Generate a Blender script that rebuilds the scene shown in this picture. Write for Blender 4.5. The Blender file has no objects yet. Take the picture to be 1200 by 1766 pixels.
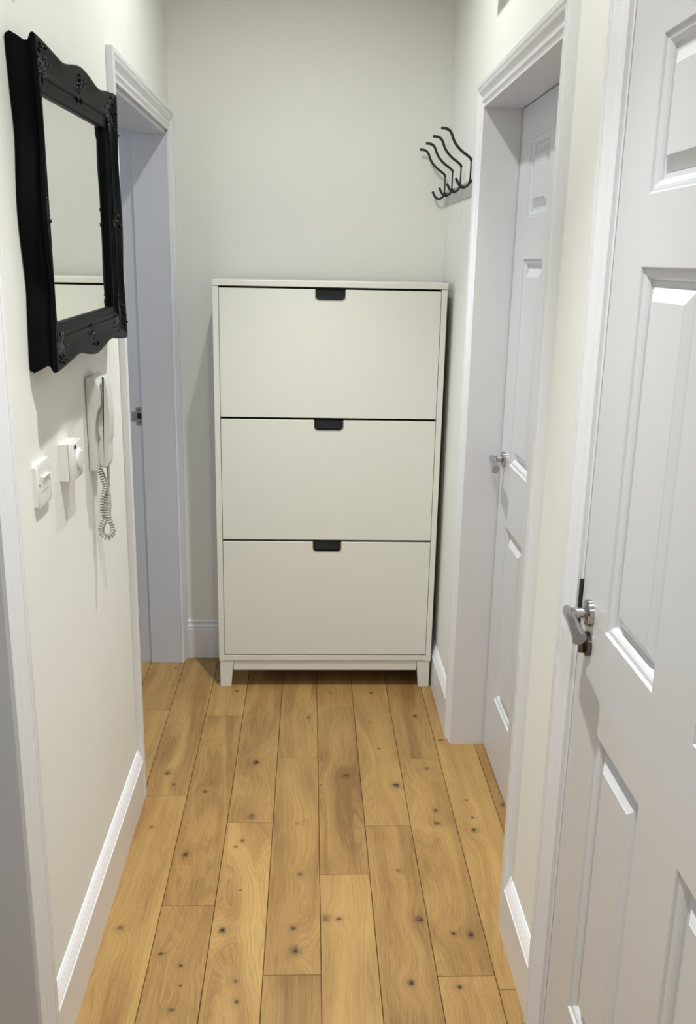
import bpy, bmesh, math, random
from mathutils import Vector, Matrix
C = bpy.context.scene.collection
SC = bpy.context.scene

# ------------------------------------------------------------------ camera
def make_camera():
    cx, cy, cz, yaw, pitch, roll = -0.02161, -3.16122, 1.5471, 0.0445, 0.26653, 0.01992
    fw = Vector((math.sin(yaw)*math.cos(pitch), math.cos(yaw)*math.cos(pitch), -math.sin(pitch)))
    r = Vector((math.cos(yaw), -math.sin(yaw), 0)); u = r.cross(fw)
    r2 = math.cos(roll)*r + math.sin(roll)*u
    u2 = -math.sin(roll)*r + math.cos(roll)*u
    cam = bpy.data.cameras.new('camera'); o = bpy.data.objects.new('camera', cam); C.objects.link(o)
    cam.sensor_fit = 'VERTICAL'; cam.sensor_height = 36; cam.lens = 32.323
    cam.clip_start = 0.02
    m = Matrix((( r2.x, u2.x, -fw.x, cx), (r2.y, u2.y, -fw.y, cy), (r2.z, u2.z, -fw.z, cz), (0, 0, 0, 1)))
    o.matrix_world = m
    SC.camera = o
make_camera()

# ------------------------------------------------------------------ world, lights, exposure
CEIL = 2.66
LIGHTS = [(-0.05, -0.62), (-0.03, -1.80), (-0.03, -3.60)]
LAMP_POWER = [18.5, 19, 30]
LAMP_COL = (0.98, 0.99, 0.94)
w = bpy.data.worlds.new('world'); SC.world = w; w.use_nodes = True
w.node_tree.nodes['Background'].inputs[0].default_value = (0.75, 0.85, 1.0, 1)
w.node_tree.nodes['Background'].inputs[1].default_value = 0.6
def area(name, loc, rot, size, power, col, shape='DISK', sy=None):
    l = bpy.data.lights.new(name, 'AREA'); l.shape = shape; l.size = size
    if sy: l.size_y = sy
    l.energy = power; l.color = col
    o = bpy.data.objects.new(name, l); o.location = loc; o.rotation_euler = rot; C.objects.link(o)
    return o
for (x, y), pw in zip(LIGHTS, LAMP_POWER):
    for share, cone, blend in ((0.50, 168, 0.75), (2.9, 68, 1.0)):     # wide spill and the brighter centre of the beam
        sl = bpy.data.lights.new('downlight_beam', 'SPOT'); sl.energy = pw*share; sl.color = LAMP_COL; sl.shadow_soft_size = 0.02
        sl.spot_size = math.radians(cone); sl.spot_blend = blend
        so = bpy.data.objects.new('downlight_beam', sl); so.location = (x, y, CEIL-0.012); C.objects.link(so)
# unseen cool area lamps added at the side-room windows to light the left doorways
area('side_room_cool_fill', (-2.35, -0.3, 1.5), (0, math.radians(-90), 0), 1.1, 3.0, (0.80, 0.88, 1.0), 'RECTANGLE', 1.0)
area('near_room_cool_fill', (-2.35, -2.1, 1.5), (0, math.radians(-90), 0), 1.1, 0.6, (0.80, 0.86, 1.0), 'RECTANGLE', 0.8)
SC.view_settings.view_transform = 'Standard'
try: SC.view_settings.look = 'None'
except Exception: pass
SC.view_settings.gamma = 1.0
SC.view_settings.use_curve_mapping = False
SC.view_settings.exposure = 1.43

# ------------------------------------------------------------------ helpers
def tag(o, label=None, cat=None, group=None, kind=None):
    if label: o['label'] = label
    if cat: o['category'] = cat
    if group: o['group'] = group
    if kind: o['kind'] = kind
    return o
def link(name, me, mat=None, parent=None, smooth=False):
    o = bpy.data.objects.new(name, me); C.objects.link(o)
    if mat:
        me.materials.clear(); me.materials.append(mat)
    if smooth:
        for p in me.polygons: p.use_smooth = True
    if parent: 
        o.parent = parent
        o.matrix_parent_inverse = Matrix.Translation(-parent.location) if parent.type == 'EMPTY' else Matrix()
    return o
def from_bm(name, bm, mat=None, parent=None, smooth=False, angle=None):
    bmesh.ops.recalc_face_normals(bm, faces=bm.faces)
    me = bpy.data.meshes.new(name); bm.to_mesh(me); bm.free()
    o = link(name, me, mat, parent, smooth)
    if angle is not None:
        for p in me.polygons: p.use_smooth = True
        try: me.set_sharp_from_angle(angle=math.radians(angle))
        except Exception: pass
    return o
def empty(name, loc):
    o = bpy.data.objects.new(name, None); o.location = loc; o.empty_display_size = 0.05; C.objects.link(o); return o
def add_box(bm, x0, x1, y0, y1, z0, z1, bevel=0, seg=1):
    vs = [bm.verts.new((x, y, z)) for x in (x0, x1) for y in (y0, y1) for z in (z0, z1)]
    q = [(0,1,3,2),(4,6,7,5),(0,4,5,1),(2,3,7,6),(0,2,6,4),(1,5,7,3)]
    fs = [bm.faces.new([vs[i] for i in f]) for f in q]
    if bevel:
        es = list({e for f in fs for e in f.edges})
        bmesh.ops.bevel(bm, geom=es, offset=bevel, segments=seg, profile=0.5, affect='EDGES')
def box(name, x0, x1, y0, y1, z0, z1, mat, parent=None, bevel=0, seg=1):
    bm = bmesh.new(); add_box(bm, x0, x1, y0, y1, z0, z1, bevel, seg)
    return from_bm(name, bm, mat, parent, angle=40 if bevel and seg > 1 else None)
def extrude_poly(bm, pts, place, a, b, bevel=0, seg=2):
    """closed 2-D outline pts, place(p, t)->Vector, between t=a and t=b"""
    n = len(pts)
    A = [bm.verts.new(place(p, a)) for p in pts]; B = [bm.verts.new(place(p, b)) for p in pts]
    fa = bm.faces.new(A); fb = bm.faces.new(list(reversed(B)))
    for i in range(n):
        j = (i+1) % n
        bm.faces.new((A[j], A[i], B[i], B[j]))
    if bevel:
        es = list(fa.edges) + list(fb.edges)
        bmesh.ops.bevel(bm, geom=es, offset=bevel, segments=seg, profile=0.5, affect='EDGES')
def add_tube(bm, path, rad, seg=12, caps=True, close=False):
    path = [Vector(p) for p in path]; n = len(path)
    rr = rad if isinstance(rad, (list, tuple)) else [rad]*n
    rings = []; up = None
    for i, p in enumerate(path):
        t = (path[min(i+1, n-1)] - path[max(i-1, 0)]).normalized()
        if up is None:
            up = t.orthogonal().normalized()
        up = (up - t*up.dot(t)).normalized(); sd = t.cross(up)
        rings.append([bm.verts.new(p + rr[i]*(math.cos(a)*up + math.sin(a)*sd)) for a in [2*math.pi*k/seg for k in range(seg)]])
    for i in range(n-1):
        for k in range(seg):
            bm.faces.new((rings[i][k], rings[i][(k+1)%seg], rings[i+1][(k+1)%seg], rings[i+1][k]))
    if caps:
        bm.faces.new(rings[0]); bm.faces.new(rings[-1])
def add_lathe(bm, prof, origin, axis, seg=32):
    """prof: list of (radius, height along axis)"""
    axis = Vector(axis).normalized(); u = axis.orthogonal().normalized(); v = axis.cross(u); o = Vector(origin)
    rings = []
    for r, h in prof:
        if r < 1e-6: rings.append([bm.verts.new(o + axis*h)])
        else: rings.append([bm.verts.new(o + axis*h + r*(math.cos(a)*u + math.sin(a)*v)) for a in [2*math.pi*k/seg for k in range(seg)]])
    for a, b in zip(rings, rings[1:]):
        for k in range(seg):
            k2 = (k+1) % seg
            if len(a) == 1 and len(b) == 1: continue
            if len(a) == 1: bm.faces.new((a[0], b[k2], b[k]))
            elif len(b) == 1: bm.faces.new((a[k], a[k2], b[0]))
            else: bm.faces.new((a[k], a[k2], b[k2], b[k]))
def spline(pts, n=8):
    P = [Vector(p) for p in pts]; out = []
    for i in range(len(P)-1):
        a, b, c, d = P[max(i-1,0)], P[i], P[i+1], P[min(i+2,len(P)-1)]
        for k in range(n):
            t = k/n
            out.append(0.5*((2*b)+(c-a)*t+(2*a-5*b+4*c-d)*t*t+(3*b-3*c+d-a)*t**3))
    out.append(P[-1]); return out

# ------------------------------------------------------------------ materials
def mat(name, col, rough=0.5, metal=0.0, spec=0.5, coat=0.0, noise=0.0, nscale=8, bump=0.0, bscale=60, emit=None):
    m = bpy.data.materials.new(name); m.use_nodes = True; nt = m.node_tree; b = nt.nodes['Principled BSDF']
    b.inputs['Base Color'].default_value = (*col, 1); b.inputs['Roughness'].default_value = rough
    b.inputs['Metallic'].default_value = metal; b.inputs['Specular IOR Level'].default_value = spec
    b.inputs['Coat Weight'].default_value = coat
    if emit:
        b.inputs['Emission Color'].default_value = (*emit[0], 1); b.inputs['Emission Strength'].default_value = emit[1]
    tc = nt.nodes.new('ShaderNodeNewGeometry')
    if noise:
        n = nt.nodes.new('ShaderNodeTexNoise'); n.inputs['Scale'].default_value = nscale; n.inputs['Detail'].default_value = 4
        nt.links.new(tc.outputs['Position'], n.inputs['Vector'])
        r = nt.nodes.new('ShaderNodeMapRange'); r.inputs['From Min'].default_value = .3; r.inputs['From Max'].default_value = .7
        r.inputs['To Min'].default_value = 1-noise; r.inputs['To Max'].default_value = 1+noise
        nt.links.new(n.outputs['Fac'], r.inputs['Value'])
        h = nt.nodes.new('ShaderNodeVectorMath'); h.operation = 'SCALE'; h.inputs[0].default_value = col
        nt.links.new(r.outputs[0], h.inputs['Scale']); nt.links.new(h.outputs[0], b.inputs['Base Color'])
    if bump:
        n = nt.nodes.new('ShaderNodeTexNoise'); n.inputs['Scale'].default_value = bscale; n.inputs['Detail'].default_value = 3
        nt.links.new(tc.outputs['Position'], n.inputs['Vector'])
        bp = nt.nodes.new('ShaderNodeBump'); bp.inputs['Strength'].default_value = bump; bp.inputs['Distance'].default_value = 0.002
        nt.links.new(n.outputs['Fac'], bp.inputs['Height']); nt.links.new(bp.outputs[0], b.inputs['Normal'])
    return m
M = {}
M['wall'] = mat('wall_emulsion', (0.785, 0.785, 0.75), 0.65, spec=0.3, noise=0.012, nscale=3, bump=0.12, bscale=90)
M['ceiling'] = mat('ceiling_emulsion', (0.72, 0.72, 0.70), 0.8, spec=0.2, bump=0.08, bscale=80)
M['trim'] = mat('gloss_white_wood_paint', (0.74, 0.745, 0.78), 0.26, spec=0.5, noise=0.008, nscale=4)
M['door'] = mat('satin_white_door_paint', (0.615, 0.62, 0.645), 0.28, spec=0.5)
M['cabinet'] = mat('cream_white_foil', (0.75, 0.755, 0.70), 0.38, spec=0.45)
M['dark_inside'] = mat('dark_slate_plastic', (0.010, 0.016, 0.020), 0.45)
M['black'] = mat('black_lacquer', (0.0015, 0.0020, 0.0027), 0.44, spec=0.07)
M['black_gloss'] = mat('black_lacquer_carving', (0.002, 0.0025, 0.003), 0.30, spec=0.22)
M['mirror'] = mat('mirror_glass', (0.86, 0.88, 0.82), 0.01, metal=1.0)
M['chrome'] = mat('chrome', (0.47, 0.47, 0.485), 0.12, metal=1.0)
M['satin'] = mat('satin_steel', (0.42, 0.42, 0.44), 0.32, metal=1.0)
M['dark_chrome'] = mat('chrome_dark_reflection', (0.13, 0.12, 0.12), 0.22, metal=1.0)  # dark reflection in the key rose's chrome put into the base colour
M['dark_metal'] = mat('dark_bronze_strike', (0.05, 0.047, 0.046), 0.4, metal=0.6)
M['black_metal'] = mat('black_powder_coat', (0.012, 0.012, 0.012), 0.42)
M['plastic'] = mat('white_abs_plastic', (0.70, 0.70, 0.67), 0.3, spec=0.5)
M['phone'] = mat('aged_white_phone_plastic', (0.66, 0.66, 0.64), 0.3, spec=0.5)
M['cord'] = mat('grey_coiled_cord', (0.36, 0.35, 0.32), 0.4)
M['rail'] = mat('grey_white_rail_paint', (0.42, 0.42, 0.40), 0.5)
M['jamb_grey'] = mat('cool_grey_white_lining', (0.56, 0.575, 0.62), 0.3, spec=0.5)  # left linings coloured darker and cooler than the other trim
M['lamp'] = mat('lamp_lens', (0.9, 0.9, 0.9), 0.4, emit=((1, 0.93, 0.82), 6.0))
M['subfloor'] = mat('dark_subfloor', (0.035, 0.02, 0.01), 0.9)
M['void'] = mat('black_hole', (0.004, 0.004, 0.005), 0.8)

# oak: one material per plank (own tone, grain offset and knots)
def N(nt, t, **kw):
    n = nt.nodes.new(t)
    for k, v in kw.items(): setattr(n, k, v)
    return n
def math_node(nt, op, a, b=None, c=None, clamp=False):
    n = nt.nodes.new('ShaderNodeMath'); n.operation = op; n.use_clamp = clamp
    for i, v in enumerate((a, b, c)):
        if v is None: continue
        if isinstance(v, (int, float)): n.inputs[i].default_value = v
        else: nt.links.new(v, n.inputs[i])
    return n.outputs[0]
def knot_group():
    g = bpy.data.node_groups.new('knot', 'ShaderNodeTree')
    for nm, ty in (('Pos', 'NodeSocketVector'), ('Centre', 'NodeSocketVector'), ('Radius', 'NodeSocketFloat'), ('Stretch', 'NodeSocketFloat')):
        g.interface.new_socket(nm, in_out='INPUT', socket_type=ty)
    for nm in ('Core', 'Halo', 'Warp'):
        g.interface.new_socket(nm, in_out='OUTPUT', socket_type='NodeSocketFloat')
    i = N(g, 'NodeGroupInput'); o = N(g, 'NodeGroupOutput')
    d = N(g, 'ShaderNodeVectorMath', operation='SUBTRACT'); g.links.new(i.outputs['Pos'], d.inputs[0]); g.links.new(i.outputs['Centre'], d.inputs[1])
    s = N(g, 'ShaderNodeSeparateXYZ'); g.links.new(d.outputs[0], s.inputs[0])
    x = math_node(g, 'DIVIDE', s.outputs[0], i.outputs['Radius'])
    y = math_node(g, 'DIVIDE', math_node(g, 'DIVIDE', s.outputs[1], i.outputs['Radius']), i.outputs['Stretch'])
    d2 = math_node(g, 'ADD', math_node(g, 'MULTIPLY', x, x), math_node(g, 'MULTIPLY', y, y))
    nz = N(g, 'ShaderNodeTexNoise'); nz.inputs['Scale'].default_value = 75; nz.inputs['Detail'].default_value = 2; g.links.new(i.outputs['Pos'], nz.inputs['Vector'])
    dd = math_node(g, 'ADD', d2, math_node(g, 'MULTIPLY', math_node(g, 'SUBTRACT', nz.outputs['Fac'], 0.45), 3.2))
    core = math_node(g, 'EXPONENT', math_node(g, 'MULTIPLY', math_node(g, 'MAXIMUM', dd, 0.0), -1.1))
    halo = math_node(g, 'EXPONENT', math_node(g, 'MULTIPLY', math_node(g, 'MAXIMUM', dd, 0.0), -0.22))
    warp = math_node(g, 'EXPONENT', math_node(g, 'MULTIPLY', d2, -0.045))
    g.links.new(core, o.inputs['Core']); g.links.new(halo, o.inputs['Halo']); g.links.new(warp, o.inputs['Warp'])
    return g
KG = knot_group()
def oak_group():
    g = bpy.data.node_groups.new('oak', 'ShaderNodeTree')
    for nm in ('Seed', 'Warp', 'Core', 'Halo', 'Tone', 'Figure'):
        g.interface.new_socket(nm, in_out='INPUT', socket_type='NodeSocketFloat')
    g.interface.new_socket('Color', in_out='OUTPUT', socket_type='NodeSocketColor')
    g.interface.new_socket('Height', in_out='OUTPUT', socket_type='NodeSocketFloat')
    g.interface.new_socket('Rough', in_out='OUTPUT', socket_type='NodeSocketFloat')
    i = N(g, 'NodeGroupInput'); o = N(g, 'NodeGroupOutput')
    geo = N(g, 'ShaderNodeNewGeometry'); s = N(g, 'ShaderNodeSeparateXYZ'); g.links.new(geo.outputs['Position'], s.inputs[0])
    X, Y = s.outputs[0], s.outputs[1]; seed = i.outputs['Seed']
    def vec(a, b, c):
        n = N(g, 'ShaderNodeCombineXYZ')
        for k, v in enumerate((a, b, c)):
            if isinstance(v, (int, float)): n.inputs[k].default_value = v
            else: g.links.new(v, n.inputs[k])
        return n.outputs[0]
    def noise(v, sc, det=3, ro=.5):
        n = N(g, 'ShaderNodeTexNoise'); n.inputs['Scale'].default_value = sc; n.inputs['Detail'].default_value = det
        n.inputs['Roughness'].default_value = ro; g.links.new(v, n.inputs['Vector']); return n.outputs['Fac']
    # slow field whose contours make the cathedral figure
    f = noise(vec(math_node(g, 'MULTIPLY', X, 6.0), math_node(g, 'MULTIPLY', Y, 0.8), seed), 1.0, 2, .45)
    fine = noise(vec(math_node(g, 'MULTIPLY', X, 30.0), math_node(g, 'MULTIPLY', Y, 6.0), seed), 1.0, 2)
    u = math_node(g, 'ADD', math_node(g, 'ADD', math_node(g, 'MULTIPLY', f, i.outputs['Figure']), math_node(g, 'MULTIPLY', X, 4.0)),
                  math_node(g, 'ADD', math_node(g, 'MULTIPLY', i.outputs['Warp'], 0.13), math_node(g, 'MULTIPLY', fine, 0.05)))
    ring = math_node(g, 'FRACT', math_node(g, 'ADD', math_node(g, 'MULTIPLY', u, 26.0), math_node(g, 'MULTIPLY', fine, 0.8)))
    ringl = math_node(g, 'POWER', ring, 2.2)                       # sharp late-wood line
    ringm = noise(vec(math_node(g, 'MULTIPLY', u, 9.0), math_node(g, 'MULTIPLY', Y, 0.4), seed), 1.0, 2)
    line = math_node(g, 'MULTIPLY', ringl, math_node(g, 'MULTIPLY', ringm, 1.25), clamp=True)
    pores = noise(vec(math_node(g, 'ADD', math_node(g, 'MULTIPLY', X, 420.0), math_node(g, 'MULTIPLY', u, 60.0)), math_node(g, 'MULTIPLY', Y, 11.0), seed), 1.0, 2, .6)
    pore = N(g, 'ShaderNodeMapRange'); pore.inputs['From Min'].default_value = .56; pore.inputs['From Max'].default_value = .76; g.links.new(pores, pore.inputs['Value'])
    bands = noise(vec(math_node(g, 'MULTIPLY', u, 5.0), math_node(g, 'MULTIPLY', Y, 0.7), seed), 1.0, 3)
    cloud = noise(vec(math_node(g, 'MULTIPLY', X, 9.0), math_node(g, 'MULTIPLY', Y, 4.0), seed), 1.0, 3)
    tone = math_node(g, 'ADD', math_node(g, 'MULTIPLY', bands, 0.80), math_node(g, 'MULTIPLY', cloud, 0.42))
    tone = math_node(g, 'ADD', math_node(g, 'ADD', tone, i.outputs['Tone']), math_node(g, 'MULTIPLY', math_node(g, 'SUBTRACT', pores, 0.5), 0.75))
    cr = N(g, 'ShaderNodeValToRGB'); e = cr.color_ramp.elements
    e[0].position = .30; e[0].color = (0.185, 0.096, 0.030, 1); e[1].position = .95; e[1].color = (0.470, 0.300, 0.106, 1)
    m1 = e.new(.58); m1.color = (0.332, 0.196, 0.065, 1)
    g.links.new(tone, cr.inputs['Fac'])
    def mix(fac, a, bcol):
        n = N(g, 'ShaderNodeMix', data_type='RGBA'); g.links.new(fac, n.inputs[0]); g.links.new(a, n.inputs[6]); n.inputs[7].default_value = bcol; return n.outputs[2]
    c1 = mix(math_node(g, 'MULTIPLY', line, 0.55), cr.outputs[0], (0.19, 0.105, 0.042, 1))
    c2 = mix(math_node(g, 'MULTIPLY', pore.outputs[0], 0.50), c1, (0.17, 0.095, 0.042, 1))
    c3 = mix(math_node(g, 'MULTIPLY', i.outputs['Halo'], 0.34, clamp=True), c2, (0.15, 0.075, 0.028, 1))
    c4 = mix(math_node(g, 'MULTIPLY', i.outputs['Core'], 1.0, clamp=True), c3, (0.020, 0.011, 0.007, 1))
    g.links.new(c4, o.inputs['Color'])
    h = math_node(g, 'SUBTRACT', math_node(g, 'MULTIPLY', line, -0.6), math_node(g, 'MULTIPLY', pore.outputs[0], 0.5))
    g.links.new(h, o.inputs['Height'])
    r = math_node(g, 'ADD', math_node(g, 'MULTIPLY', cloud, 0.16), 0.34); g.links.new(r, o.inputs['Rough'])
    return g
OG = oak_group()
def oak_material(seed, tone, knots, figure):
    m = bpy.data.materials.new('oak_plank'); m.use_nodes = True; nt = m.node_tree; b = nt.nodes['Principled BSDF']
    geo = N(nt, 'ShaderNodeNewGeometry'); o = N(nt, 'ShaderNodeGroup'); o.node_tree = OG
    tot = {'Core': 0.0, 'Halo': 0.0, 'Warp': 0.0}
    for (kx, ky, r, st, dark) in knots:
        k = N(nt, 'ShaderNodeGroup'); k.node_tree = KG
        nt.links.new(geo.outputs['Position'], k.inputs['Pos']); k.inputs['Centre'].default_value = (kx, ky, 0)
        k.inputs['Radius'].default_value = r; k.inputs['Stretch'].default_value = st
        for nm in tot:
            v = math_node(nt, 'MULTIPLY', k.outputs[nm], (dark if nm != 'Warp' else min(1.6, r/0.009)))
            tot[nm] = v if isinstance(tot[nm], float) else math_node(nt, 'ADD', tot[nm], v)
    for nm in tot:
        if not isinstance(tot[nm], float): nt.links.new(tot[nm], o.inputs[nm])
    o.inputs['Seed'].default_value = seed; o.inputs['Tone'].default_value = tone; o.inputs['Figure'].default_value = figure
    nt.links.new(o.outputs['Color'], b.inputs['Base Color']); nt.links.new(o.outputs['Rough'], b.inputs['Roughness'])
    bp = N(nt, 'ShaderNodeBump'); bp.inputs['Strength'].default_value = 0.25; bp.inputs['Distance'].default_value = 0.0006
    nt.links.new(o.outputs['Height'], bp.inputs['Height']); nt.links.new(bp.outputs[0], b.inputs['Normal'])
    b.inputs['Specular IOR Level'].default_value = 0.4
    return m

# ------------------------------------------------------------------ measures of the hall (metres)
XL, XR = -0.515, 0.462          # side wall faces
YB = 0.282                      # end wall face
YN = -4.9                       # wall behind the photographer
TH = 0.165                      # wall thickness at the doorways
DH = 1.965                      # door opening height
DO_L1 = (-2.52, -1.741)         # near left doorway (y range)
DO_L2 = (-0.667, 0.215)         # far left doorway
DO_R1 = (-2.430, -1.652)         # near right door
DO_R2 = (-1.25, -0.424)         # middle right door

# ------------------------------------------------------------------ floor: oak planks
SKEL = box('floor', -2.6, 1.6, YN-0.1, 1.3, -0.08, -0.0135, M['subfloor']); tag(SKEL, kind='structure')
SKEL['label'] = 'light oak plank floor with dark knots running down the hallway'
random.seed(11)
PW = 0.1305; PX0 = 0.0154
# plank rows: joints in y and knots (x, y, radius) as they lie
JOINTS = {-1: [0.55, -0.62], 0: [-0.179, -1.9], 1: [-0.722, -2.35], 2: [-0.221, -1.209], 3: [-0.86, -2.1], 4: [-0.508, -1.443], 5: [-0.154, -1.094, -2.2],
          6: [-0.88, -2.0], 7: [-0.514, -1.453], 8: [-0.392, -1.494], 9: [-1.25]}
KNOTS = {0: [(-.535,.167,.004),(-.523,.009,.004)],
 1: [(-.454,-.597,.0085),(-.424,-.663,.005),(-.456,-.882,.004),(-.463,-1.285,.007)],
 2: [(-.325,-.702,.008),(-.344,-1.006,.007),(-.352,-1.373,.0055),(-.302,-1.41,.004),(-.305,-1.538,.005),(-.295,-1.47,.003)],
 3: [(-.183,-.537,.011),(-.178,-.832,.010),(-.218,-1.299,.009),(-.212,-.973,.004),(-.196,-.947,.005),(-.174,-1.459,.004),(-.168,-1.519,.004),(-.187,-1.153,.003)],
 4: [(-.036,-1.093,.0055),(-.043,-1.369,.012),(-.047,-.867,.003),(-.051,-1.292,.006)],
 5: [(.101,-.618,.012),(.021,-.67,.004),(-.046,-.371,.003),(.030,-1.261,.009),(.060,-1.263,.006),(.066,-.048,.003)],
 6: [(.254,-.672,.010),(.196,-.271,.004),(.217,-.048,.005),(.221,-1.082,.005),(.217,-.453,.004),(.258,-1.266,.010),(.215,-1.471,.007)],
 7: [(.359,-.229,.0075),(.352,-.871,.0075),(.357,-.808,.005),(.358,-.576,.006),(.333,-1.318,.007),(.374,-1.322,.008),(.322,-1.485,.006)],
 8: [(.455,-.906,.008),(.460,-.844,.004),(.429,-.397,.006),(.458,-.755,.004)], 9: [(.56,-.78,.007)]}
TONES = {(1,0):-.02,(1,1):.04,(2,0):0.02,(2,1):-.14,(2,2):-.08,(3,0):-.08,(3,1):.0,(4,0):-.06,(4,1):-.10,(5,0):-.08,(5,1):-.14,(5,2):.06,(6,0):-.04,(6,1):-.10,(7,0):-.10,(7,1):-.12,(7,2):-.04,(8,0):.02,(8,1):.10,(8,2):-.04}
for row in range(-3, 11):
    x0 = PX0 + (row-5)*PW - PW*0 ; x0 = PX0 + (row-5)*PW
    x1 = x0 + PW
    js = JOINTS.get(row) or [random.uniform(-.8, -.2), random.uniform(-2.2, -1.4)]
    far = YB if 1 <= row <= 8 else (1.2 if row < 1 else -0.2)
    while js[-1] > -3.4: js = js + [js[-1]-random.uniform(1.0, 1.7)]
    ys = [far+0.0] + [j for j in js if j < far] + [YN]
    if row < 0 or row > 9: ys = [y for y in ys]
    for k in range(len(ys)-1):
        ya, yb = ys[k+1], ys[k]
        if yb - ya < 0.05: continue
        kn = [(a, b_, r, random.uniform(.9, 1.5), 1.0) for (a, b_, r) in KNOTS.get(row, []) if ya < b_ < yb]
        if not kn:
            for _ in range(random.randint(1, 3)):
                kn.append((random.uniform(x0+.02, x1-.02), random.uniform(ya+.05, yb-.05), random.uniform(.003, .009), random.uniform(.9, 1.5), .9))
        bm = bmesh.new(); g = 0.0007
        add_box(bm, x0+g, x1-g, ya+g, yb-g, -0.0135, 0.0)
        top = [e for e in bm.edges if all(v.co.z > -0.001 for v in e.verts)]
        bmesh.ops.bevel(bm, geom=top, offset=0.0009, segments=1, affect='EDGES')
        tn = TONES.get((row, k), random.uniform(-.12, .05))
        o = from_bm('plank', bm, oak_material(random.uniform(0, 90), tn, kn, random.choice([.7, 1.1, 1.6, 2.2])), SKEL)

# ------------------------------------------------------------------ walls and ceiling
def wall_boxes(name, boxes, label):
    bm = bmesh.new()
    for b in boxes: add_box(bm, *b)
    return tag(from_bm(name, bm, M['wall']), label, kind='structure')
LT = 0.03                                             # lining thickness
def side_wall(x0, x1, openings, ya, yb):
    out = []; y = ya
    for (a, b) in sorted(openings):
        out.append((x0, x1, y, a-LT, 0, CEIL)); out.append((x0, x1, a-LT, b+LT, DH+LT, CEIL)); y = b+LT
    out.append((x0, x1, y, yb, 0, CEIL)); return out
wall_boxes('wall_left', side_wall(XL-TH, XL, [DO_L1, DO_L2], YN, YB), 'off-white painted left wall carrying the mirror and phone')
wall_boxes('wall_right', side_wall(XR, XR+TH-0.02, [DO_R1, DO_R2], YN, YB), 'off-white painted right wall with two panelled doors')
wall_boxes('wall_back', [(XL-TH, XR+TH-.02, YB, YB+.12, 0, CEIL)], 'off-white end wall behind the shoe cabinet')
wall_boxes('wall_front', [(XL-TH, XR+TH-.02, YN-.12, YN, 0, CEIL)], 'off-white wall behind the viewpoint')
tag(box('ceiling', -2.6, 1.6, YN-.12, 1.3, CEIL, CEIL+.1, M['ceiling']), 'white ceiling with recessed downlights', kind='structure')
# side room to the left (both doorways open on to rooms)
wall_boxes('wall_side_room', [(-2.5, -2.4, YN, -2.75, 0, CEIL), (-2.5, -2.4, -2.75, 1.2, 0, .9), (-2.5, -2.4, -2.75, 1.2, 2.1, CEIL), (-2.5, -2.4, .3, 1.2, .9, 2.1), (-2.5, -2.4, -1.6, -.9, .9, 2.1),
    (-2.4, XL-TH, 1.1, 1.2, 0, CEIL), (-2.4, XL-TH, -1.35, -1.25, 0, CEIL), (-2.4, XL-TH, -3.0, -2.9, 0, CEIL), (XL-TH-.001, XL-TH+.05, YB+.12, 1.1, 0, CEIL)], 'off-white walls of the side rooms')

# ------------------------------------------------------------------ skirting boards
SK = [(0, .158), (.0025, .158), (.0085, .1485), (.0050, .1478), (.0050, .1440), (.0086, .1432), (.0145, .1300), (.0108, .1292), (.0108, .1256), (.0152, .1248), (.0165, .1225), (.0165, .0), (0, 0)]
def skirt(name, a, b, normal, label, cuta=0, cutb=0):
    """a, b: 2-D points on the wall face; normal: unit 2-D into the hall"""
    bm = bmesh.new(); a = Vector(a); b = Vector(b); n = Vector(normal); d = (b-a).normalized()
    def ring(p, cut):
        return [bm.verts.new((*(p + n*t + d*cut*t), z)) for (t, z) in SK]
    A = ring(a, cuta); B = ring(b, cutb); k = len(SK)
    for i in range(k):
        j = (i+1) % k; bm.faces.new((A[i], A[j], B[j], B[i]))
    bm.faces.new(A); bm.faces.new(B)
    return tag(from_bm(name, bm, M['trim']), label, kind='structure')
CW = 0.068
skirt('baseboard_left', (XL, DO_L1[1]+CW+.001), (XL, DO_L2[0]-CW-.001), (1, 0), 'white moulded skirting along the left wall under the switch')
skirt('baseboard_back', (XL+.001, YB), (XR-.001, YB), (0, -1), 'white moulded skirting behind the shoe cabinet', 1, -1)
skirt('baseboard_right', (XR, YB-.001), (XR, DO_R2[1]+CW+.001), (-1, 0), 'short white moulded skirting beside the shoe cabinet', 1, 0)
skirt('baseboard_right.001', (XR, DO_R2[0]-CW-.001), (XR, DO_R1[1]+CW+.010), (-1, 0), 'short white moulded skirting between the two right doors')
skirt('baseboard_left.001', (XL, YN), (XL, DO_L1[0]-CW-.001), (1, 0), 'white moulded skirting on the left wall behind the viewpoint')
skirt('baseboard_right.002', (XR, DO_R1[0]-CW-.001), (XR, YN), (-1, 0), 'white moulded skirting on the right wall behind the viewpoint')

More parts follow.
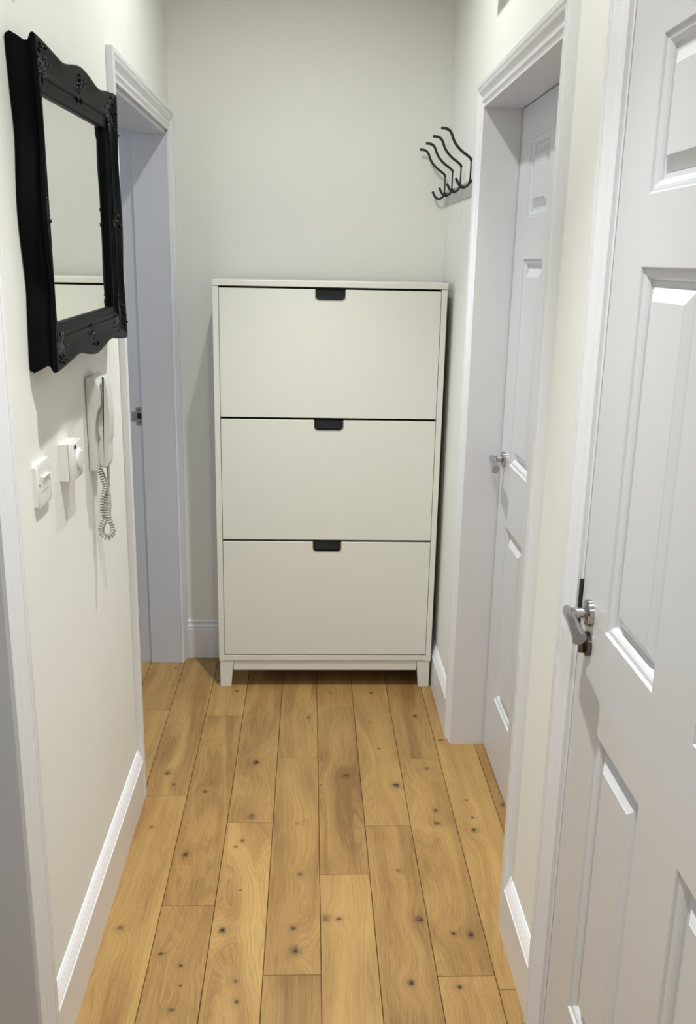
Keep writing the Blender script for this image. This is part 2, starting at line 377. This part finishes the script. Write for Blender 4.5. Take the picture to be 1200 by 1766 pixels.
# ------------------------------------------------------------------ architraves, linings
CP = [(0, 0), (0, .0160), (.0015, .0178), (.0120, .0180), (.0140, .0170), (.0155, .0128), (.0178, .0128), (.0192, .0170), (.0215, .0176),
      (.0262, .0158), (.0320, .0110), (.0370, .0072), (.0415, .0055), (.0428, .0056), (.0442, .0092), (.0475, .0108), (.0515, .0100), (.0560, .0066), (.0605, .0040), (.0618, .0042), (.0630, .0072), (.0680, .0070), (.0680, 0)]
def architrave(name, X, s, y0, y1, H, label):
    """three mitred lengths round an opening on the plane x=X, s=+1 faces +x"""
    root = empty(name, (X, (y0+y1)/2, 0)); tag(root, label, kind='structure')
    def ring(bm, y, z, my, mz):
        return [bm.verts.new((X + s*t, y + my*(CW-u), z + mz*(CW-u))) for (u, t) in CP]
    for nm, (ay, az, amy, amz), (by, bz, bmy, bmz) in (('architrave_leg', (y0, 0, -1, 0), (y0, H, -1, 1)), ('architrave_head', (y0, H, -1, 1), (y1, H, 1, 1)), ('architrave_leg', (y1, H, 1, 1), (y1, 0, 1, 0))):
        bm = bmesh.new(); A = ring(bm, ay, az, amy, amz); B = ring(bm, by, bz, bmy, bmz); k = len(CP)
        for i in range(k):
            j = (i+1) % k; bm.faces.new((A[i], A[j], B[j], B[i]))
        bm.faces.new(A); bm.faces.new(B)
        from_bm(nm, bm, M['trim'], root)
    return root
def lining(root, X, s, depth, y0, y1, H, stop=None, m=None):
    m = m or M['trim']
    """jamb boards going into the wall (direction -s) with optional door stop (d0, d1, thick)"""
    xa, xb = sorted((X - s*0.0, X - s*depth))
    bm = bmesh.new(); add_box(bm, xa, xb, y1, y1+LT, 0, H+LT); from_bm('jamb', bm, m, root)
    bm = bmesh.new(); add_box(bm, xa, xb, y0-LT, y0, 0, H+LT); from_bm('jamb', bm, m, root)
    bm = bmesh.new(); add_box(bm, xa, xb, y0, y1, H, H+LT); from_bm('jamb_head', bm, m, root)
    if stop:
        d0, d1, t = stop; sa, sb = sorted((X - s*d0, X - s*d1))
        for yy in ((y1-t, y1), (y0, y0+t)):
            bm = bmesh.new(); add_box(bm, sa, sb, yy[0], yy[1], 0, H); from_bm('door_stop', bm, m, root)
        bm = bmesh.new(); add_box(bm, sa, sb, y0+t, y1-t, H-t, H); from_bm('door_stop', bm, m, root)
T1 = architrave('trim_1', XL, 1, DO_L2[0], DO_L2[1], DH, 'white moulded frame of the open doorway beside the mirror')
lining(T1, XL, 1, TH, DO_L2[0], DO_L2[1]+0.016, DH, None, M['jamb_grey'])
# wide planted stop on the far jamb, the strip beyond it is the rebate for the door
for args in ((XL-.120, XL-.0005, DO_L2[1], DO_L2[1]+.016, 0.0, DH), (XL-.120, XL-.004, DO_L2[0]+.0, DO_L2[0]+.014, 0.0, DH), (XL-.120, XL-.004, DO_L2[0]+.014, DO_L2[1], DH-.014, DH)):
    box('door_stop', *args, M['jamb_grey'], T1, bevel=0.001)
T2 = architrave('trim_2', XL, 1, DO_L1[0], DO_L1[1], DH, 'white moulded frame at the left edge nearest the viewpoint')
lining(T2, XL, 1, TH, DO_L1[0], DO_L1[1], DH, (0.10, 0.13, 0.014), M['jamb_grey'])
T3 = architrave('trim_3', XR, -1, DO_R2[0], DO_R2[1], DH, 'white moulded frame of the recessed door beside the coat hooks')
lining(T3, XR, -1, TH-.02, DO_R2[0], DO_R2[1], DH)
T4 = architrave('trim_4', XR, -1, DO_R1[0]-.009, DO_R1[1]+.009, DH+.009, 'white moulded frame of the nearest right door')
lining(T4, XR, -1, TH-.02, DO_R1[0], DO_R1[1], DH)
# strike plate on the far jamb of the open doorway
yj = DO_L2[1]+.016
sp = bmesh.new()
for b in ((-.660, -.636, yj-.0016, yj, .992, 1.014), (-.660, -.636, yj-.0016, yj, .947, .969), (-.660, -.655, yj-.0016, yj, .969, .992), (-.640, -.636, yj-.0016, yj, .969, .992), (-.676, -.660, yj-.0022, yj, .962, .996)): add_box(sp, *b)
spo = from_bm('strike_plate', sp, M['satin'], T1); tag(spo, 'grey steel strike plate')
box('latch_hole', -.655, -.640, yj-.0008, yj+.0002, .969, .992, M['void'], spo)
for z in (1.003, .958):
    bm = bmesh.new(); add_lathe(bm, [(0, .0021), (.0028, .0021), (.0036, .0014)], (-.648, yj, z), (0, -1, 0), 16); from_bm('screw', bm, M['dark_metal'], spo)
# dark strike strip on the edge of the nearest right frame
box('strike_plate', XR-.0065, XR+.006, DO_R1[1]-.0022, DO_R1[1]-.0002, .925, 1.017, M['dark_metal'], T4)

# ------------------------------------------------------------------ six-panel doors
PP = [(0, 0), (.0015, -.0015), (.003, -.0045), (.006, -.0045), (.010, -.0052), (.014, -.0075), (.017, -.0105), (.0185, -.0135), (.027, -.0138), (.029, -.0120), (.046, -.0040), (.0475, -.0028)]
def panel_mesh(bm, X, s, y0, y1, z0, z1):
    rings = []
    for (u, d) in PP:
        rings.append([bm.verts.new((X + s*d, a, b)) for (a, b) in ((y0+u, z0+u), (y1-u, z0+u), (y1-u, z1-u), (y0+u, z1-u))])
    for A, B in zip(rings, rings[1:]):
        for i in range(4):
            j = (i+1) % 4; bm.faces.new((A[i], A[j], B[j], B[i]))
    bm.faces.new(rings[-1])
def six_panel_door(name, X, s, ya, yb, cols, rows, label):
    """X: face seen from the hall, s: outward direction; ya<yb; cols: two y ranges"""
    root = empty(name, (X, (ya+yb)/2, 0)); tag(root, label, kind='structure')
    H = DH - .003; z0 = .008
    ys = sorted({ya, yb, *[v for c in cols for v in c]}); zs = sorted({z0, H, *[v for r in rows for v in r]})
    bm = bmesh.new()
    for i in range(len(ys)-1):
        for j in range(len(zs)-1):
            cy, cz = (ys[i]+ys[i+1])/2, (zs[j]+zs[j+1])/2
            if any(a < cy < b for a, b in cols) and any(a < cz < b for a, b in rows): continue
            bm.faces.new([bm.verts.new((X, a, b)) for a, b in ((ys[i], zs[j]), (ys[i+1], zs[j]), (ys[i+1], zs[j+1]), (ys[i], zs[j+1]))])
    bmesh.ops.remove_doubles(bm, verts=bm.verts, dist=1e-6)
    Xb = X - s*.036
    # edges and back
    for quad in (((X, ya, z0), (Xb, ya, z0), (Xb, ya, H), (X, ya, H)), ((X, yb, z0), (X, yb, H), (Xb, yb, H), (Xb, yb, z0)),
                 ((X, ya, H), (Xb, ya, H), (Xb, yb, H), (X, yb, H)), ((X, ya, z0), (X, yb, z0), (Xb, yb, z0), (Xb, ya, z0)), ((Xb, ya, z0), (Xb, yb, z0), (Xb, yb, H), (Xb, ya, H))):
        bm.faces.new([bm.verts.new(v) for v in quad])
    from_bm('door_leaf', bm, M['door'], root)
    for c in cols:
        for r in rows:
            bm = bmesh.new(); panel_mesh(bm, X, s, c[0], c[1], r[0], r[1])
            # backing so that the panel has body
            add_box(bm, min(X-s*.018, X-s*.03), max(X-s*.018, X-s*.03), c[0], c[1], r[0], r[1])
            from_bm('door_panel', bm, M['door'], root)
    return root
XD1 = XR
D1 = six_panel_door('door_1', XD1, -1, DO_R1[0]+.004, DO_R1[1]-.005, [(-2.364, -2.144), (-2.000, -1.786)], [(.232, .791), (.970, 1.547), (1.648, 1.858)], 'white six-panel door nearest the viewpoint on the right')
XD2 = 0.565
D2 = six_panel_door('door_2', XD2, -1, DO_R2[0]+.004, DO_R2[1]-.004, [(-1.120, -.900), (-.765, -.545)], [(.227, .794), (.979, 1.5625), (1.669, 1.872)], 'white six-panel door set back in the right wall past the near one')
# dark cupboard space behind the doors
for (X, a, b) in ((XD1+.05, *DO_R1), (XD2+.045, *DO_R2)):
    pass
wall_boxes('wall_right_cupboard', [(XR+TH+.01, XR+TH+.05, DO_R1[0]-.1, DO_R2[1]+.1, 0, CEIL)], 'wall closing the space behind the right doors')

def lever_handle(door, X, y, z, label, thumb=True):
    h = bmesh.new(); add_lathe(h, [(0, .0095), (.0185, .0095), (.0232, .0075), (.0238, .0)], (X, y, z), (-1, 0, 0), 40)
    rose = from_bm('door_handle', h, M['chrome'], door, angle=35); tag(rose, label)
    bm = bmesh.new(); add_lathe(bm, [(.0125, .009), (.0125, .0115), (.0080, .012), (.0080, .0155), (.0092, .016), (.0092, .036), (.008, .038), (0, .039)], (X, y, z), (-1, 0, 0), 28)
    from_bm('handle_neck', bm, M['chrome'], rose, angle=35)
    # lever: flaring oval bar, its end cut on a slant
    bm = bmesh.new(); rings = []; n = 12; seg = 24
    for i in range(n+1):
        t = i/n; yy = y + .0095 - .092*t
        rx = .0075 + .0035*t; rz = .0105 + .0035*t
        xx = X - .0385 - .003*t; zz = z - .014*t*t
        ring = []
        for k in range(seg):
            a = 2*math.pi*k/seg; dz = rz*math.sin(a); dx = rx*math.cos(a)
            ring.append(bm.verts.new((xx+dx, yy + (-dz*.75 if i == n else (dz*.2 if i == 0 else 0)), zz + dz)))
        rings.append(ring)
    for A, B in zip(rings, rings[1:]):
        for k in range(seg): bm.faces.new((A[k], A[(k+1)%seg], B[(k+1)%seg], B[k]))
    bm.faces.new(rings[0]); bm.faces.new(rings[-1])
    from_bm('lever', bm, M['chrome'], rose, angle=40)
    if thumb:
        bm = bmesh.new(); add_lathe(bm, [(0, .007), (.017, .007), (.0215, .0055), (.022, 0)], (X, y-.004, z-.055), (-1, 0, 0), 36)
        esc = from_bm('escutcheon', bm, M['dark_chrome'], door, angle=35); tag(esc, 'chrome key rose with a dark reflection in its colour')
        bm = bmesh.new(); add_box(bm, X-.017, X-.006, y-.008, y+.001, z-.072, z-.052, bevel=.003, seg=2)
        from_bm('thumb_turn', bm, M['dark_chrome'], esc, angle=40)
lever_handle(D1, XD1, -1.706, .974, 'polished chrome lever handle', True)
lever_handle(D2, XD2, -.478, .982, 'polished chrome lever handle', False)

# ------------------------------------------------------------------ shoe cabinet
def shoe_cabinet():
    x0, x1 = -.348, .440; yb = YB-.019; t = .0195
    r = empty('shoe_cabinet', ((x0+x1)/2, .13, 0))
    tag(r, 'tall slim white three-door shoe cabinet on short legs against the end wall', 'cabinet')
    c = M['cabinet']
    box('top_panel', x0-.0, x1+.002, -.002, yb, 1.4605, 1.480, c, r, .0012)
    box('side_panel', x0, x0+t, 0, yb, .106, 1.460, c, r, .0008); box('side_panel', x1-t, x1, 0, yb, .106, 1.460, c, r, .0008)
    box('back_panel', x0+t, x1-t, yb-.006, yb, .106, 1.460, c, r)
    box('bottom_panel', x0+t, x1-t, .0, yb-.006, .108, .129, c, r, .0008)
    box('inner_liner', x0+t+.0002, x1-t-.0002, .045, .055, .130, 1.4595, M['dark_inside'], r)
    # doors with a cut-out at the top centre
    xa, xb = x0+t+.0018, x1-t-.0018; hx0, hx1 = -.0055, .0975
    for (z0, z1) in ((1.0205, 1.4535), (.5785, 1.0125), (.1335, .5705)):
        cd, cr = .036, .013
        arc = [(hx0+cr-cr*math.cos(a), z1-cd+cr-cr*math.sin(a)) for a in [math.pi/2*k/5 for k in range(6)]]
        arc2 = [(hx1-(px-hx0), pz) for px, pz in reversed(arc)]
        notch = [(hx0, z1)] + arc + arc2 + [(hx1, z1)]
        pts = [(xa, z0), (xb, z0), (xb, z1)] + list(reversed(notch)) + [(xa, z1)]
        bm = bmesh.new(); extrude_poly(bm, pts, lambda p, tt: Vector((p[0], tt, p[1])), 0.0, .016, bevel=.0006, seg=1)
        d = from_bm('door', bm, c, r)
        # handle: dark pocket behind the notch with a bright metal lip
        bm = bmesh.new()
        wl = [Vector((px, 0, pz)) for px, pz in notch]
        ctr = Vector(((hx0+hx1)/2, 0, z1-.010)); n = len(wl)
        def off(v, k):
            dd = (v-ctr); return Vector((v.x - math.copysign(k, dd.x) if abs(dd.x) > .03 else v.x, 0, max(v.z, z1-cd+.0) + (k if v.z < z1-cd+cr+.001 and abs(dd.x) < .05 else 0)))
        A = [bm.verts.new((v.x, -.0012, v.z)) for v in wl]; B = []
        for v in wl:
            sx = max(0, 1-(.0022)/(abs(v.x-ctr.x)+1e-6)); sz = v.z + (.0022 if v.z < z1-.012 else 0)
            B.append(bm.verts.new((ctr.x+(v.x-ctr.x)*sx, -.0012, sz)))
        Cc = [bm.verts.new((v.co.x, .020, v.co.z)) for v in B]
        for i in range(n-1):
            bm.faces.new((A[i], A[i+1], B[i+1], B[i])); bm.faces.new((B[i], B[i+1], Cc[i+1], Cc[i]))
        ho = from_bm('handle', bm, M['chrome'], d); tag(ho, 'thin metal-rimmed finger pull')
        bm = bmesh.new(); add_box(bm, hx0+.001, hx1-.001, .0165, .030, z1-cd+.002, z1-.0005, .002); from_bm('handle_pocket', bm, M['dark_inside'], d)
    # apron and legs
    box('apron', x0+.052, x1-.052, .004, .020, .068, .1055, c, r, .0008)
    box('apron', x0+.052, x1-.052, yb-.03, yb-.014, .068, .1055, c, r, .0008)
    for sx in (0, 1):
        for (ya, yd) in ((.002, .032), (yb-.032, yb-.002)):
            o_ = x0+.003 if sx == 0 else x1-.003; sg = 1 if sx == 0 else -1
            pts = [(o_, .0), (o_+sg*.040, .0), (o_+sg*.049, .106), (o_, .106)]
            bm = bmesh.new(); extrude_poly(bm, pts, lambda p, tt: Vector((p[0], tt, p[1])), ya, yd, bevel=.001, seg=1)
            from_bm('leg', bm, c, r)
shoe_cabinet()

# ------------------------------------------------------------------ ornate black mirror
def wall_mirror():
    y0, y1, z0, z1 = -1.517, -.872, 1.352, 1.890
    r = empty('wall_mirror', (XL, (y0+y1)/2, (z0+z1)/2))
    tag(r, 'ornate black rococo-framed rectangular mirror hanging on the left wall above the light switch', 'mirror')
    prof = [(.004, .0005, 1), (.000, .009, 1), (.005, .019, 1), (.011, .028, 1), (.011, .034, 1), (.004, .0395, 1), (.001, .0430, 1), (.001, .0465, 1), (.004, .0490, 1),
            (.010, .0485, .8), (.018, .0445, .5), (.027, .0400, .25), (.036, .0380, .1), (.042, .0383, 0), (.045, .0402, 0), (.048, .0405, 0), (.051, .0390, 0), (.052, .0362, 0),
            (.054, .0358, 0), (.057, .0375, 0), (.060, .0370, 0), (.062, .0345, 0), (.065, .0340, 0), (.0725, .0335, 0), (.075, .0315, 0), (.075, .0245, 0)]
    def scallop(t):      # t 0..1 along a side
        c = math.exp(-((t-0)/.10)**2) + math.exp(-((t-1)/.10)**2)
        m = math.exp(-((t-.5)/.11)**2)
        dip = math.exp(-((t-.27)/.09)**2) + math.exp(-((t-.73)/.09)**2)
        return .006*c + .008*m - .008*dip - 0.002
    sides = [((y0, z0), (y1, z0), (0, 1)), ((y1, z0), (y1, z1), (-1, 0)), ((y1, z1), (y0, z1), (0, -1)), ((y0, z1), (y0, z0), (1, 0))]
    W = .0935
    for nm, (a, b, inn) in zip(('frame_rail', 'frame_stile', 'frame_rail', 'frame_stile'), sides):
        bm = bmesh.new(); a = Vector(a); b = Vector(b); L = (b-a).length; d = (b-a)/L; inn = Vector(inn); NN = 48; rings = []
        for i in range(NN+1):
            t = i/NN; ring = []
            for (u, dep, wgt) in prof:
                s0 = u; s1 = L-u                       # mitre
                amp = scallop(t)*wgt
                if i in (0, NN): amp = scallop(t)*wgt
                # keep the mitre closed: both sides shift equally at the corner
                pos = a + d*(s0 + (s1-s0)*t) + inn*(u - amp)
                if i == 0: pos = a + Vector((1, 1))*0 + d*(u-amp) + inn*(u-amp)
                if i == NN: pos = b - d*(u-amp) + inn*(u-amp)
                ring.append(bm.verts.new((XL + dep + .001, pos.x, pos.y)))
            rings.append(ring)
        for A, B in zip(rings, rings[1:]):
            for k in range(len(prof)-1): bm.faces.new((A[k], A[k+1], B[k+1], B[k]))
        from_bm(nm, bm, M['black'], r, angle=55)
    box('mirror_glass', XL+.020, XL+.0255, y0+.066, y1-.066, z0+.066, z1-.066, M['mirror'], r)
    box('backing_board', XL+.003, XL+.0195, y0+.02, y1-.02, z0+.02, z1-.02, M['black'], r)
    # carved clusters of leaves at corners and centres
    rnd = random.Random(5)
    def petal(bm, c, ang, L, wd, hgt):
        m = Matrix.Translation(Vector(c)) @ Matrix.Rotation(ang, 4, 'X')
        ret = bmesh.ops.create_icosphere(bm, subdivisions=2, radius=1.0)
        for v in ret['verts']:
            x, y, z = v.co
            tt = (z+1)/2; wv = wd*(1-.55*tt)
            co = Vector((hgt*x*(1-.4*tt) + .001*math.sin(tt*3.1), y*wv + .35*wd*math.sin(tt*4), L*(z+.8)))
            v.co = m @ co
    def depth(u):
        for (u0, d0, _), (u1, d1, _) in zip(prof[8:], prof[9:]):
            if u0 <= u <= u1: return d0 + (d1-d0)*(u-u0)/(u1-u0)
        return .045
    def cluster(cy, cz, diry, dirz, size, count, spread, radial=True):
        bm = bmesh.new(); base = math.atan2(-diry, dirz)
        for k in range(count):
            a = base + (k/(count-1)-.5)*spread
            rr = size*rnd.uniform(.06, .50); L = size*rnd.uniform(.13, .21)
            py = cy - math.sin(a)*rr; pz = cz + math.cos(a)*rr
            uu = min(abs(py-y0), abs(y1-py), abs(pz-z0), abs(z1-pz))
            ty, tz = py - math.sin(a)*L*1.7, pz + math.cos(a)*L*1.7
            if not all(y0+.009 < q < y1-.009 for q in (py, ty)) or not all(z0+.009 < q < z1-.009 for q in (pz, tz)): continue
            if min(abs(ty-y0), abs(y1-ty), abs(tz-z0), abs(z1-tz)) > .060: continue
            petal(bm, (XL + depth(max(.004, uu)) - .001, py, pz), a + rnd.uniform(-.3, .3), L, size*rnd.uniform(.045, .07), .0034)
        for k in range(count//4):
            a = rnd.uniform(0, 6.28); rr = size*rnd.uniform(.0, .62)
            py = cy - math.sin(a)*rr; pz = cz + math.cos(a)*rr
            uu = min(abs(py-y0), abs(y1-py), abs(pz-z0), abs(z1-pz))
            if not (y0-.002 < py < y1+.002 and z0-.002 < pz < z1+.002): continue
            if uu > .045 or uu < .006: continue
            ret = bmesh.ops.create_icosphere(bm, subdivisions=1, radius=rnd.uniform(.0025, .0045))
            for v in ret['verts']: v.co += Vector((XL + depth(max(.004, uu)) + .001, py, pz))
        from_bm('ornament', bm, M['black_gloss'], r, smooth=True)
    o = .034
    for (cy, cz, dy, dz) in ((y0+o, z0+o, 1, 1), (y1-o, z0+o, -1, 1), (y0+o, z1-o, 1, -1), (y1-o, z1-o, -1, -1)):
        cluster(cy, cz, dy, dz, .085, 150, 6.2)
        cluster(cy + dy*.05, cz - dz*.004, dy, 0, .055, 8, 2.6); cluster(cy - dy*.004, cz + dz*.05, 0, dz, .055, 8, 2.6)
    ym, zm = (y0+y1)/2, (z0+z1)/2
    for (cy, cz, dy, dz) in ((ym, z0+.028, 0, 1), (ym, z1-.028, 0, -1), (y0+.028, zm, 1, 0), (y1-.028, zm, -1, 0)):
        cluster(cy, cz, dy, dz, .050, 26, 5.2)
    return r
WM = wall_mirror(); WM.rotation_euler = (math.radians(0.9), 0, 0); WM.location.z += .003

# ------------------------------------------------------------------ entry phone
def entry_phone():
    r = empty('entry_phone', (XL, -1.08, 1.18))
    tag(r, 'white wall-mounted entry phone with handset and coiled cord beside the far doorway', 'phone')
    body = [(XL+.0005, 1.281), (-.511, 1.2895), (-.499, 1.2935), (-.492, 1.2876), (-.4855, 1.2739), (-.4828, 1.2548), (-.4826, 1.229), (-.4906, 1.2138), (-.4975, 1.1965), (-.5005, 1.1747), (-.4985, 1.1528),
            (-.4956, 1.1397), (-.4950, 1.1221), (-.4950, 1.0999), (-.4938, 1.0843), (-.4975, 1.0790), (XL+.0005, 1.0790)]
    P = lambda p, t: Vector((p[0], t, p[1]))
    bm = bmesh.new(); extrude_poly(bm, body, P, -1.122, -1.036, bevel=.004, seg=3); from_bm('body', bm, M['phone'], r, angle=50)
    hs = [(-.4800, 1.2900), (-.4755, 1.2905), (-.4705, 1.2636), (-.4683, 1.2313), (-.4668, 1.1987), (-.4690, 1.1592), (-.4725, 1.137), (-.4733, 1.1103), (-.4760, 1.0901), (-.4807, 1.0838), (-.4898, 1.0851), (-.4945, 1.0967),
          (-.4945, 1.1145), (-.4940, 1.1345), (-.4915, 1.1456), (-.4867, 1.1678), (-.4822, 1.1941), (-.4812, 1.2268), (-.4812, 1.2634)]
    hs = [tuple(v)[:2] for v in spline([(a, b, 0) for a, b in hs + hs[:1]], 4)][:-1]
    bm = bmesh.new(); extrude_poly(bm, hs, P, -1.106, -1.058, bevel=.0045, seg=3); h = from_bm('handset', bm, M['phone'], r, angle=50)
    # coiled cord
    def along(pts, rad, turns, n):
        P_ = spline(pts, 10); Ls = [0]
        for a, b in zip(P_, P_[1:]): Ls.append(Ls[-1] + (b-a).length)
        out = []; tot = Ls[-1]; up = Vector((0, 1, 0))
        for i in range(n+1):
            s = tot*i/n; k = 0
            while k < len(Ls)-2 and Ls[k+1] < s: k += 1
            f = (s-Ls[k])/max(1e-9, Ls[k+1]-Ls[k]); p = P_[k].lerp(P_[k+1], f); t = (P_[k+1]-P_[k]).normalized()
            u = (up - t*up.dot(t)).normalized(); v = t.cross(u); a = 2*math.pi*turns*i/n
            rr = rad*min(1, i/(n*.03)+.05, (n-i)/(n*.03)+.05)
            out.append(p + rr*(math.cos(a)*u + math.sin(a)*v))
        return out
    ctr = [(-.5000, 1.080), (-.4970, 1.062), (-.4925, 1.047), (-.4900, 1.034), (-.4940, 1.018), (-.4975, 1.003), (-.4985, .987), (-.4960, .972), (-.4915, .960), (-.4975, .949), (-.5030, .934), (-.4995, .919),
           (-.4900, .9125), (-.4805, .919), (-.4772, .934), (-.4835, .950), (-.4880, .968), (-.4860, .985), (-.4850, 1.003), (-.4845, 1.018), (-.4820, 1.030)]
    ctr = [(x, -1.082 + .006*math.sin(i*.5), z) for i, (x, z) in enumerate(ctr)]
    path = along(ctr, .0060, 50, 50*12)
    bm = bmesh.new(); add_tube(bm, path, .00140, 6)
    from_bm('coiled_cord', bm, M['cord'], r, smooth=True)
    bm = bmesh.new(); add_tube(bm, spline([path[-1], (-.4815, -1.082, 1.036), (-.4815, -1.082, 1.050), (-.4812, -1.082, 1.086)], 5), [.0017]*6+[.0024]*5+[.0036]*5, 8)
    from_bm('strain_relief', bm, M['cord'], r, smooth=True)
entry_phone()

# ------------------------------------------------------------------ timer box
def timer_box():
    x1 = XL + .028; y0, y1, z0, z1 = -1.363, -1.285, 1.113, 1.188
    r = empty('boost_timer', (XL, (y0+y1)/2, (z0+z1)/2))
    tag(r, 'square cream wall timer box with round dial between light switch and entry phone', 'timer')
    box('back_box', XL, x1-.0097, y0, y1, z0, z1, M['plastic'], r, .0005, 1)
    box('front_cover', x1-.0095, x1, y0, y1, z0, z1, M['plastic'], r, .002, 2)
    cy, cz = -1.315, 1.150
    bm = bmesh.new(); add_lathe(bm, [(0, .0050), (.0195, .0050), (.0225, .0038), (.0235, 0)], (x1, cy, cz), (1, 0, 0), 36); k = from_bm('dial', bm, M['plastic'], r, angle=35)
    bm = bmesh.new(); add_box(bm, x1+.0045, x1+.0068, cy-.002, cy+.002, cz-.018, cz+.018, .0008); from_bm('dial_ridge', bm, M['plastic'], k)
    bm = bmesh.new(); ret = []
    for i in range(20): pass
    add_lathe(bm, [(0, .0008), (.0058, .0008), (.006, 0)], (x1, 0, 0), (1, 0, 0), 24)
    for v in bm.verts: v.co.y = v.co.y*1.6 - 1.3425; v.co.z = v.co.z*.72 + 1.1795
    b = from_bm('badge', bm, M['dark_inside'], r); tag(b, 'small black oval badge')
timer_box()

# ------------------------------------------------------------------ light switch
def light_switch():
    y0, y1, z0, z1 = -1.541, -1.455, 1.103, 1.184
    r = empty('light_switch', (XL, (y0+y1)/2, (z0+z1)/2))
    tag(r, 'white square light switch plate with small rockers under the black mirror', 'switch')
    # cushion-edged plate
    bm = bmesh.new(); rings = []
    for (ins, d) in ((0, 0), (0, .0072), (.0006, .0082), (.003, .0090), (.009, .0093)):
        rings.append([bm.verts.new((XL+d, a, b)) for a, b in ((y0+ins, z0+ins), (y1-ins, z0+ins), (y1-ins, z1-ins), (y0+ins, z1-ins))])
    for A, B in zip(rings, rings[1:]):
        for i in range(4):
            j = (i+1) % 4; bm.faces.new((A[i], A[j], B[j], B[i]))
    bm.faces.new(rings[-1]); bm.faces.new(list(reversed(rings[0])))
    vert_edges = [e for e in bm.edges if abs(e.verts[0].co.x-e.verts[1].co.x) > 1e-5]
    bmesh.ops.bevel(bm, geom=vert_edges, offset=.004, segments=3, affect='EDGES')
    from_bm('plate', bm, M['plastic'], r, angle=50)
    xf = XL+.0093; zc = (z0+z1)/2+.002; yc = (y0+y1)/2
    for k in (-1, 0, 1):
        yk = yc + k*.0165
        pts = [(xf-.001, zc-.0135), (xf+.0012, zc-.0135), (xf+.0018, zc), (xf+.0062, zc+.0125), (xf+.0045, zc+.0145), (xf-.001, zc+.0145)]
        bm = bmesh.new(); extrude_poly(bm, pts, lambda p, t: Vector((p[0], t, p[1])), yk-.0055, yk+.0055, bevel=.0006, seg=1); from_bm('rocker', bm, M['plastic'], r)
    for yk in (yc-.032, yc+.032):
        bm = bmesh.new(); add_lathe(bm, [(0, .0006), (.0022, .0006), (.003, 0)], (xf, yk, zc), (1, 0, 0), 16); from_bm('screw', bm, M['satin'], r)
light_switch()

# ------------------------------------------------------------------ coat hooks
def coat_rack():
    r = empty('coat_rack', (XR, 0, 1.8))
    tag(r, 'row of four black curved wire coat hooks on the right wall above the cabinet', 'coat hooks')
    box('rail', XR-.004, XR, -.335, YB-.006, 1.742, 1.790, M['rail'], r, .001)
    S = [(.3563, 1.9267), (.3701, 1.9261), (.3809, 1.9214), (.3882, 1.9118), (.3931, 1.8991), (.4008, 1.8854), (.4109, 1.8738), (.4243, 1.8622), (.4387, 1.8526), (.4477, 1.8448), (.4495, 1.8388)]
    J = [(.4495, 1.7880), (.4462, 1.7760), (.4360, 1.7665), (.4270, 1.7645), (.4172, 1.7710), (.4110, 1.7810), (.4066, 1.7897)]
    for y in (.255, .080, -.100, -.288):
        bm = bmesh.new()
        add_tube(bm, spline([(x, y, z) for x, z in S], 5), .0041, 12)
        h = from_bm('hook', bm, M['black_metal'], r, smooth=True)
        bm = bmesh.new(); add_tube(bm, [(.4495, y, 1.842), (.4490, y, 1.786)], .0026, 10); from_bm('stem', bm, M['black_metal'], h, smooth=True)
        bm = bmesh.new(); add_tube(bm, spline([(x, y, z) for x, z in J], 5), .0041, 12); from_bm('lower_hook', bm, M['black_metal'], h, smooth=True)
        bm = bmesh.new(); add_lathe(bm, [(0, .013), (.0035, .013), (.0035, 0)], (XR-.004, y, 1.782), (-1, 0, 0), 12); from_bm('fixing', bm, M['black_metal'], h)
coat_rack()

# ------------------------------------------------------------------ unseen boxes added for the shadows they cast into view, lamps
def high_box(name, x0, x1, y0, y1, z0, z1, label, cat):
    r = empty(name, ((x0+x1)/2, (y0+y1)/2, z0)); tag(r, label, cat)
    xm = x1-.02 if x0 < 0 else x0+.02
    if x0 < 0: box('casing', x0, xm, y0, y1, z0, z1, M['plastic'], r, .002); box('cover', xm+.0002, x1, y0, y1, z0, z1, M['plastic'], r, .003)
    else: box('casing', xm, x1, y0, y1, z0, z1, M['plastic'], r, .002); box('cover', x0, xm-.0002, y0, y1, z0, z1, M['plastic'], r, .003)
high_box('shadow_box_right', XR-.1, XR, -1.00, -.532, 2.262, 2.50, 'unseen white box added high on the right wall to cast a shadow', 'shadow box')
high_box('shadow_box_left', XL, XL+.05, -1.62, -1.481, 2.017, 2.16, 'small unseen white box added high on the left wall to cast a shadow', 'door chime')
for (x, y), where in zip(LIGHTS, ('in front of the shoe cabinet', 'level with the mirror', 'behind the viewpoint')):
    r = empty('downlight', (x, y, CEIL)); tag(r, 'round white recessed ceiling downlight ' + where, 'downlight', 'ceiling downlights')
    bm = bmesh.new(); add_lathe(bm, [(.028, 0), (.028, .002), (.038, .004), (.044, .002), (.045, 0)], (x, y, CEIL), (0, 0, -1), 36); from_bm('bezel', bm, M['plastic'], r, smooth=True)
    bm = bmesh.new(); add_lathe(bm, [(0, .0015), (.0275, .0015), (.0278, .0005)], (x, y, CEIL), (0, 0, -1), 32); from_bm('lens', bm, M['lamp'], r)
